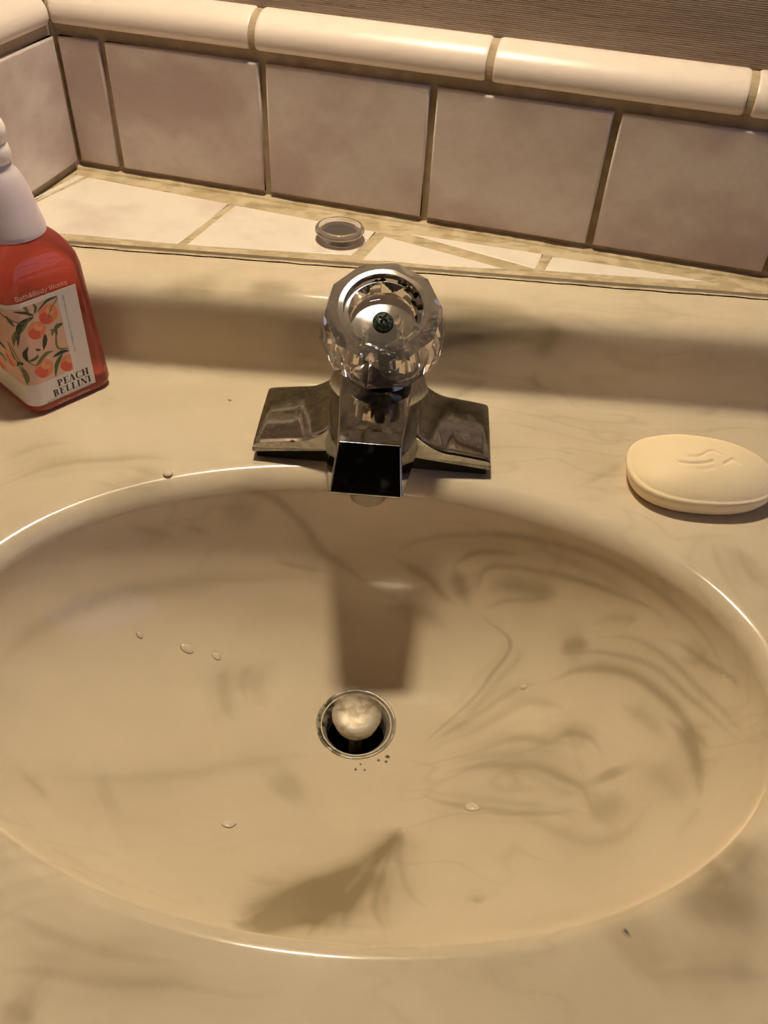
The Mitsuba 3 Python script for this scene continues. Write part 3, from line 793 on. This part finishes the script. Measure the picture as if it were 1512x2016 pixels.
# ---------------------------------------------------------------- foaming soap bottle
BC = np.array([-0.0002, -0.1800])
BH, BR = 0.0265, 0.0075
BA = math.radians(50)                             # direction of the face that carries the name


def rounded_square(h, r, n=144):
    """Rounded square outline; the corner away from the room is cut off flat."""
    cut = shapely.affinity.rotate(sg.box(-1, -1, max(0.58 * h, r + 0.0005), 1), 45, origin=(0, 0))
    sq = sg.box(-h, -h, h, h).intersection(cut)
    sq = sq.buffer(-r, 24).buffer(r, 24)
    q = np.array(sq.exterior.segmentize(h / 40).coords)[:-1]
    a = np.arctan2(q[:, 1], q[:, 0])
    q = q[np.argsort(a)]
    a = np.sort(a)
    t = np.arange(n) * 2 * math.pi / n - math.pi + 0.003
    return np.stack([np.interp(t, a, q[:, k], period=2 * math.pi) for k in (0, 1)], 1)


def bottle_scale(z):
    return np.interp(z, [0.006, 0.082], [1.0, 0.93])


# local frame: -y is the face with the name's outward side; x runs along the face
def bottle_to_world(p):
    c, s = math.cos(BA), math.sin(BA)
    p = np.asarray(p, float)
    return np.stack([BC[0] + p[..., 0] * c - p[..., 1] * s, BC[1] + p[..., 0] * s + p[..., 1] * c, p[..., 2]], -1)


rings = []
for z, k, r in ((0.0006, 0.86, 0.010), (0.0009, 0.92, 0.009), (0.0024, 0.98, 0.0085), (0.0060, 1.0, BR)):
    rings.append(np.c_[rounded_square(BH * k, r), np.full(144, z)])
for z in np.linspace(0.012, 0.078, 12):
    rings.append(np.c_[rounded_square(BH * bottle_scale(z), BR + 0.001 * (z / 0.078)), np.full(144, z)])
for z, k, r in ((0.0845, 0.905, 0.0095), (0.0895, 0.84, 0.0115), (0.0935, 0.74, 0.0125), (0.0965, 0.62, 0.0145), (0.0985, 0.55, 0.0155), (0.1030, 0.53, 0.0158)):
    h = BH * k
    rings.append(np.c_[rounded_square(h, min(r, h * 0.9)), np.full(144, z)])
bm = loft(rings)
bm.vertices = bottle_to_world(bm.vertices)
add('soap_bottle__bottle', bm, 'red_soap', 40, label='clear bottle of red soap')
cap_prof = [(0.0164, 0.0968), (0.0170, 0.0971), (0.0171, 0.0995), (0.0158, 0.1060), (0.0142, 0.1140), (0.0126, 0.1210), (0.0110, 0.1260), (0.0094, 0.1290), (0.0080, 0.1305), (0.0074, 0.1340)]
add('soap_bottle__cap', lathe(cap_prof, 64, None, (*BC, 0), False), 'frosted_cap', 40, label='frosted translucent cap')
pump = [(0.0060, 0.1325), (0.0076, 0.1332), (0.0086, 0.1350), (0.0088, 0.1385), (0.0082, 0.1415), (0.0074, 0.1428), (0.0082, 0.1442), (0.0090, 0.1470), (0.0090, 0.1500), (0.0080, 0.1530), (0.0058, 0.1552), (0.0010, 0.1560)]
pm = lathe(pump, 48)
noz = tm(rounded_hull([(-0.002, -0.004, 0.1460), (-0.002, 0.004, 0.1460), (0.020, -0.0025, 0.1430), (0.020, 0.0025, 0.1430), (-0.002, -0.004, 0.1520), (-0.002, 0.004, 0.1520), (0.019, -0.0025, 0.1480), (0.019, 0.0025, 0.1480)], 0.0022))
noz.apply_transform(trimesh.transformations.rotation_matrix(math.radians(-140), [0, 0, 1]))
pm = trimesh.util.concatenate([pm, noz])
pm.apply_translation([*BC, 0])
add('soap_bottle__pump', pm, 'pump_white', 40, label='white pump head')

# the label is a sheet round the front corner: s runs along the outline from that corner, z up, in metres
ZL = 0.0020


def on_bottle(s, z, off):
    h = BH * bottle_scale(z)
    r = BR + 0.001 * (z / 0.078)
    q = r * math.pi / 4                           # half the length of the corner's arc
    flat = 2 * (h - r)
    x = np.empty_like(s); y = np.empty_like(s); nx = np.empty_like(s); ny = np.empty_like(s)
    a = np.radians(225) + np.clip(s / r, -math.pi / 4, math.pi / 4)
    nx[:], ny[:] = np.cos(a), np.sin(a)
    x[:], y[:] = -(h - r) + r * nx, -(h - r) + r * ny
    right, left = s > q, s < -q
    x = np.where(right, x + (s - q), x)
    y = np.where(left, y + (-s - q), y)
    return bottle_to_world(np.stack([x + nx * off, y + ny * off, z], -1))


def wrap(mesh, off):
    """Lays a mesh drawn in (s, z, height) on the bottle."""
    v = np.array(mesh.vertices)
    out = mesh.copy()
    out.vertices = on_bottle(v[:, 0], v[:, 1] + ZL, off + v[:, 2])
    return out


def flat_poly(poly, depth, cell=None):
    if cell:
        x0, y0, x1, y1 = poly.bounds
        strips = [poly.intersection(sg.box(x, y0, x + cell, y1)) for x in np.arange(x0, x1, cell)]
        poly = [g for s in strips for g in getattr(s, 'geoms', [s]) if g.area > 0 and g.geom_type == 'Polygon']
    else:
        poly = [g for g in getattr(poly, 'geoms', [poly]) if g.area > 0]
    return trimesh.util.concatenate([trimesh.creation.extrude_polygon(g, depth, engine='earcut') for g in poly])


mm = 0.001
LB = sg.Polygon([(-0.044, 0.0049), (0.0388, 0.0052), (0.0388, 0.0685), (-0.044, 0.0685)])
add('soap_bottle__label', wrap(flat_poly(LB, 0.00018, 0.0006), 0.0001), 'label_paper', label='white paper label with a peach picture')
ART = sg.box(-0.044, 0.0190, 0.0270, 0.0660)
art = wrap(flat_poly(ART, 0.00006, 0.0006), 0.00028)
add('soap_bottle__label__picture', art, 'label_art')
peaches = [(19.8, 57.2, 5.6), (11.4, 50.7, 5.3), (10.3, 27.2, 5.6), (24.9, 24.6, 5.2), (-9.9, 33.2, 5.2), (-18, 55, 5.5), (-24, 24, 5.4)]
for k, (a, b, r) in enumerate(peaches):
    c = sg.Point(a * mm, b * mm).buffer(r * mm, 20).intersection(ART)
    add('soap_bottle__label__' + num('peach', k), wrap(flat_poly(c, 0.00005, 0.0008), 0.00034), 'peach_skin')
    bl = c.intersection(sg.Point((a - 2.2) * mm, (b - 2.0) * mm).buffer(r * 0.72 * mm, 16))
    li = c.intersection(sg.Point((a + 1.6) * mm, (b + 2.0) * mm).buffer(r * 0.50 * mm, 16)).difference(sg.Point((a + 2.8) * mm, (b + 3.0) * mm).buffer(r * 0.34 * mm, 16))
    add('soap_bottle__label__' + num('peach_blush', k), wrap(flat_poly(bl, 0.00003, 0.0008), 0.00038), 'peach_blush')
    add('soap_bottle__label__' + num('peach_light', k), wrap(flat_poly(li, 0.00003, 0.0008), 0.00042), 'peach_light')
LEAVES = [[(11.4, 58.9), (3.2, 56.2), (-0.3, 44.0)], [(27.0, 65.4), (20.7, 65.0), (13.9, 60.8)], [(9.4, 61.5), (7.9, 65.9), (5.6, 67.7)], [(11.7, 59.7), (7.0, 62.9), (2.0, 64.8)], [(12.4, 60.4), (13.8, 63.7), (12.6, 66.1)], [(9.8, 59.5), (-0.2, 50.7), (-2.6, 44.0)],
          [(15.4, 46.8), (14.2, 42.5), (12.5, 38.3)], [(26.8, 49.3), (22.3, 48.1), (21.9, 43.4)], [(21.3, 44.6), (20.8, 36.2), (27.0, 33.3)], [(2.5, 34.4), (2.1, 39.3), (4.6, 43.2)], [(2.5, 34.4), (7.5, 35.4), (8.8, 36.8)], [(6.3, 31.1), (13.0, 35.2), (17.7, 35.4)],
          [(16.8, 31.9), (22.5, 32.7), (27.0, 31.8)], [(22.7, 31.6), (18.0, 26.7), (15.5, 19.5)], [(-1.2, 31.0), (-0.2, 24.8), (-0.8, 19.6)], [(0.4, 33.3), (-2.4, 33.3), (-4.0, 31.0)], [(-4.7, 35.1), (-6.0, 40.4), (-7.2, 45.7)], [(19.0, 44.5), (20.1, 47.0), (19.1, 48.3)],
          [(10.8, 38.9), (9.2, 39.6), (8.0, 40.5)], [(-2.5, 62.1), (-0.7, 58.6), (0.5, 56.2)], [(-14, 60), (-20, 62), (-26, 60)], [(-12, 38), (-18, 40), (-22, 46)], [(-16, 28), (-20, 31), (-28, 30)]]
LW = [2.2, 1.0, 1.3, 1.0, 1.0, 2.0, 2.0, 1.8, 0.8, 1.8, 1.2, 1.6, 1.5, 1.9, 2.3, 1.4, 0.6, 1.2, 0.8, 1.2, 1.5, 1.6, 1.6]
for k, (pts, w) in enumerate(zip(LEAVES, LW)):
    q = catmull(np.array(pts) * mm, 8)
    t = np.gradient(q, axis=0)
    t /= np.linalg.norm(t, axis=1, keepdims=True)
    nrm = np.c_[-t[:, 1], t[:, 0]]
    u = np.linspace(0, 1, len(q))
    wd = (np.sin(math.pi * u ** 0.8) * w * 0.62 + 0.12)[:, None] * mm
    poly = sg.Polygon(np.vstack([q + nrm * wd, (q - nrm * wd)[::-1]])).buffer(0).intersection(ART)
    add('soap_bottle__label__' + num('leaf', k), wrap(flat_poly(poly, 0.00004, 0.0008), 0.00046), ('leaf_dark', 'leaf_green', 'leaf_mid')[k % 3])
twigs = [[(-7, 45), (-3, 33), (-0.5, 22)], [(-5, 45), (-1.5, 34), (1, 22)], [(27, 64.5), (22, 60), (19, 55)], [(2.5, 34.4), (6, 31), (10, 32)], [(10, 60.5), (6, 57), (-6, 63)]]
tw = []
for pts in twigs:
    q = catmull(np.array(pts) * mm, 8)
    tw.append(flat_poly(sg.LineString(q).buffer(0.00022).intersection(ART), 0.00004, 0.0008))
add('soap_bottle__label__twigs', wrap(trimesh.util.concatenate(tw), 0.00050), 'leaf_mid')


# lettering: a high-contrast serif drawn from stems, hairlines and bowls (cap height 1)
def glyph(ch):
    B = sg.box
    S, t, sf = 0.25, 0.055, 0.10

    def stem(x, y0=0.0, y1=1.0, w=S):
        parts = [B(x, y0, x + w, y1)]
        for y in ((0.0, t) if y0 == 0 else (None,)) and ((0.0,) if y0 == 0 else ()):
            parts.append(B(x - sf, 0, x + w + sf, t))
        if y1 == 1.0:
            parts.append(B(x - sf, 1 - t, x + w + sf, 1))
        return shapely.union_all(parts)

    def ell(cx, cy, rx, ry):
        return shapely.affinity.scale(sg.Point(0, 0).buffer(1, 24), rx, ry, origin=(0, 0)) if False else shapely.affinity.translate(shapely.affinity.scale(sg.Point(0, 0).buffer(1, 24), rx, ry, origin=(0, 0)), cx, cy)

    def bowl(x, y0, y1, w):
        out = ell(x, (y0 + y1) / 2, w, (y1 - y0) / 2).intersection(B(x, y0, x + w + 1, y1))
        inn = ell(x, (y0 + y1) / 2, w - S * 0.95, (y1 - y0) / 2 - t).intersection(B(x, y0, x + w + 1, y1))
        return out.difference(inn)
    if ch == 'P':
        return shapely.union_all([stem(0.1), bowl(0.34, 0.44, 1.0, 0.42)]), 0.84
    if ch == 'B':
        return shapely.union_all([stem(0.1), bowl(0.34, 0.48, 1.0, 0.38), bowl(0.34, 0.0, 0.53, 0.45)]), 0.88
    if ch == 'E':
        return shapely.union_all([stem(0.1), B(0.3, 1 - t, 0.76, 1), B(0.3, 0, 0.78, t), B(0.3, 0.49, 0.58, 0.49 + t), sg.Polygon([(0.76, 1), (0.70, 1), (0.74, 0.72), (0.76, 0.72)]), sg.Polygon([(0.78, 0), (0.70, 0), (0.76, 0.30), (0.78, 0.30)]), B(0.54, 0.38, 0.58, 0.64)]), 0.86
    if ch == 'A':
        return shapely.union_all([sg.Polygon([(0.10, 0), (0.16, 0), (0.46, 1), (0.40, 1)]), sg.Polygon([(0.36, 1), (0.56, 1), (0.88, 0), (0.60, 0)]), B(0.22, 0.28, 0.7, 0.28 + t), B(0, 0, 0.26, t), B(0.50, 0, 0.98, t)]), 0.96
    if ch == 'C':
        o = ell(0.46, 0.5, 0.44, 0.52).difference(ell(0.52, 0.5, 0.28, 0.46)).difference(B(0.74, 0.22, 2, 0.80))
        return shapely.union_all([o, B(0.77, 0.66, 0.81, 1.0), B(0.77, 0.04, 0.81, 0.26)]), 0.88
    if ch == 'H':
        return shapely.union_all([stem(0.1), stem(0.66), B(0.3, 0.49, 0.7, 0.49 + t)]), 1.04
    if ch == 'L':
        return shapely.union_all([stem(0.1), B(0.3, 0, 0.74, t), sg.Polygon([(0.74, 0), (0.66, 0), (0.72, 0.32), (0.74, 0.32)])]), 0.80
    if ch == 'I':
        return stem(0.1), 0.48
    if ch == 'N':
        return shapely.union_all([B(0.14, 0, 0.2, 1), B(0, 0, 0.34, t), sg.Polygon([(0.08, 1), (0.34, 1), (0.88, 0), (0.64, 0)]), B(0.82, 0, 0.88, 1), B(0.70, 1 - t, 1.0, 1), B(0.02, 1 - t, 0.3, 1)]), 1.02
    return None, 0.3


def serif_word(word, cap, x_right=None, x_left=None, y=0.0):
    parts, x = [], 0.0
    for ch in word:
        gg, adv = glyph(ch)
        x -= 0.10 * (ch == 'A')
        parts.append(shapely.affinity.translate(gg.buffer(0.006), x, 0))
        x += adv + 0.06
    u = shapely.union_all(parts)
    x0 = (x_right - x * cap) if x_right is not None else x_left
    u = shapely.affinity.affine_transform(u, [cap, 0, 0, cap, x0, y])
    return flat_poly(u, 0.00005)


add('soap_bottle__label__name_top', wrap(serif_word('PEACH', 0.0043, x_right=0.0362, y=0.0126), 0.0003), 'ink_black')
add('soap_bottle__label__name_bottom', wrap(serif_word('BELLINI', 0.0043, x_right=0.0366, y=0.0072), 0.0003), 'ink_black')


def sans(text, height, s, z, bsdf, off, right=False, rot=0):
    m = meshkit.text_mesh(text, height, 0.00004)
    if right:
        m.apply_translation([-m.bounds[1][0], 0, 0])
    if rot:
        m.apply_transform(trimesh.transformations.rotation_matrix(math.radians(rot), [0, 0, 1]))
    m.apply_translation([s, z, 0])
    return wrap(m, off)


add('soap_bottle__label__small_print', sans('gentle & clean foaming hand soap', 0.00135, 0.0366, 0.0054, 'ink_grey', 0.0003, True), 'ink_grey')
add('soap_bottle__label__side_print', sans('MADE WITHOUT SULFATES, PARABENS & DYES', 0.00112, 0.0297, 0.0650, 'ink_grey', 0.0003, rot=-90), 'ink_grey')
add('soap_bottle__volume_print', sans('8.75 fl oz / 259 mL', 0.0017, 0.0345, 0.0014, 'ink_pale', 0.0003, True), 'ink_pale')
add('soap_bottle__maker_print', sans('Bath&Body Works', 0.0026, 0.0040, 0.0700, 'ink_pale', 0.0003), 'ink_pale')
tag('soap_bottle', 'red foaming hand soap bottle with a peach label at the left edge', 'soap bottle')

# ---------------------------------------------------------------- drops and specks
drops = [(0.0896, -0.2555, 0.0002, 0.0026)]
for k, (x, y, z, r) in enumerate(drops):
    m = lathe([(r, 0), (r * 0.96, r * 0.22), (r * 0.78, r * 0.42), (r * 0.45, r * 0.55), (r * 0.1, r * 0.60)], 32, None, (x, y, z))
    add(num('water_drop', k), m, 'water', True, 'round water drop on the back rim of the basin left of the faucet', 'water drop')

BASIN_DROPS = [(0.0774, -0.3081, -0.0752, 0.0018, 'small water drop at the left end of a row of three, left of the drain'), (0.1020, -0.3054, -0.0880, 0.0030, 'largest water drop in the middle of a row of three, left of the drain'),
               (0.1185, -0.3043, -0.0943, 0.0024, 'water drop nearest the drain in a row of three on its left'), (0.2661, -0.3808, -0.1006, 0.0032, 'long water drop on the basin floor in front of the drain to the right'),
               (0.2954, -0.3089, -0.0925, 0.0016, 'tiny water drop on the basin floor to the right behind the drain'), (0.1453, -0.4033, -0.0950, 0.0028, 'flat water drop on the basin floor in front of the drain to the left')]
bt = cKDTree(np.array(basin.vertices))
bn = np.array(basin.vertex_normals)
for k, (x, y, z, r, said) in enumerate(BASIN_DROPS):
    nn = bn[bt.query([x, y, z])[1]]
    n_ = 26
    th = np.arange(n_) * 2 * math.pi / n_
    wob_ = 1 + 0.35 * (meshkit.noise(np.c_[np.cos(th) * 1.3 + 7 * k, np.sin(th) * 1.3, th * 0], 6) - 0.5)
    m = loft([np.c_[q * r * wob_ * np.cos(th) * 1.25, q * r * wob_ * np.sin(th) * 0.85, np.full(n_, h * r)] for q, h in ((1.0, 0.0), (0.95, 0.10), (0.78, 0.22), (0.46, 0.31), (0.12, 0.34))])
    m.apply_transform(trimesh.geometry.align_vectors([0, 0, 1], nn))
    m.apply_translation(np.array([x, y, z]) + nn * 0.00005)
    add(num('water_drop', k + 1), m, 'water', True, said, 'water drop', 'water drops in the basin')
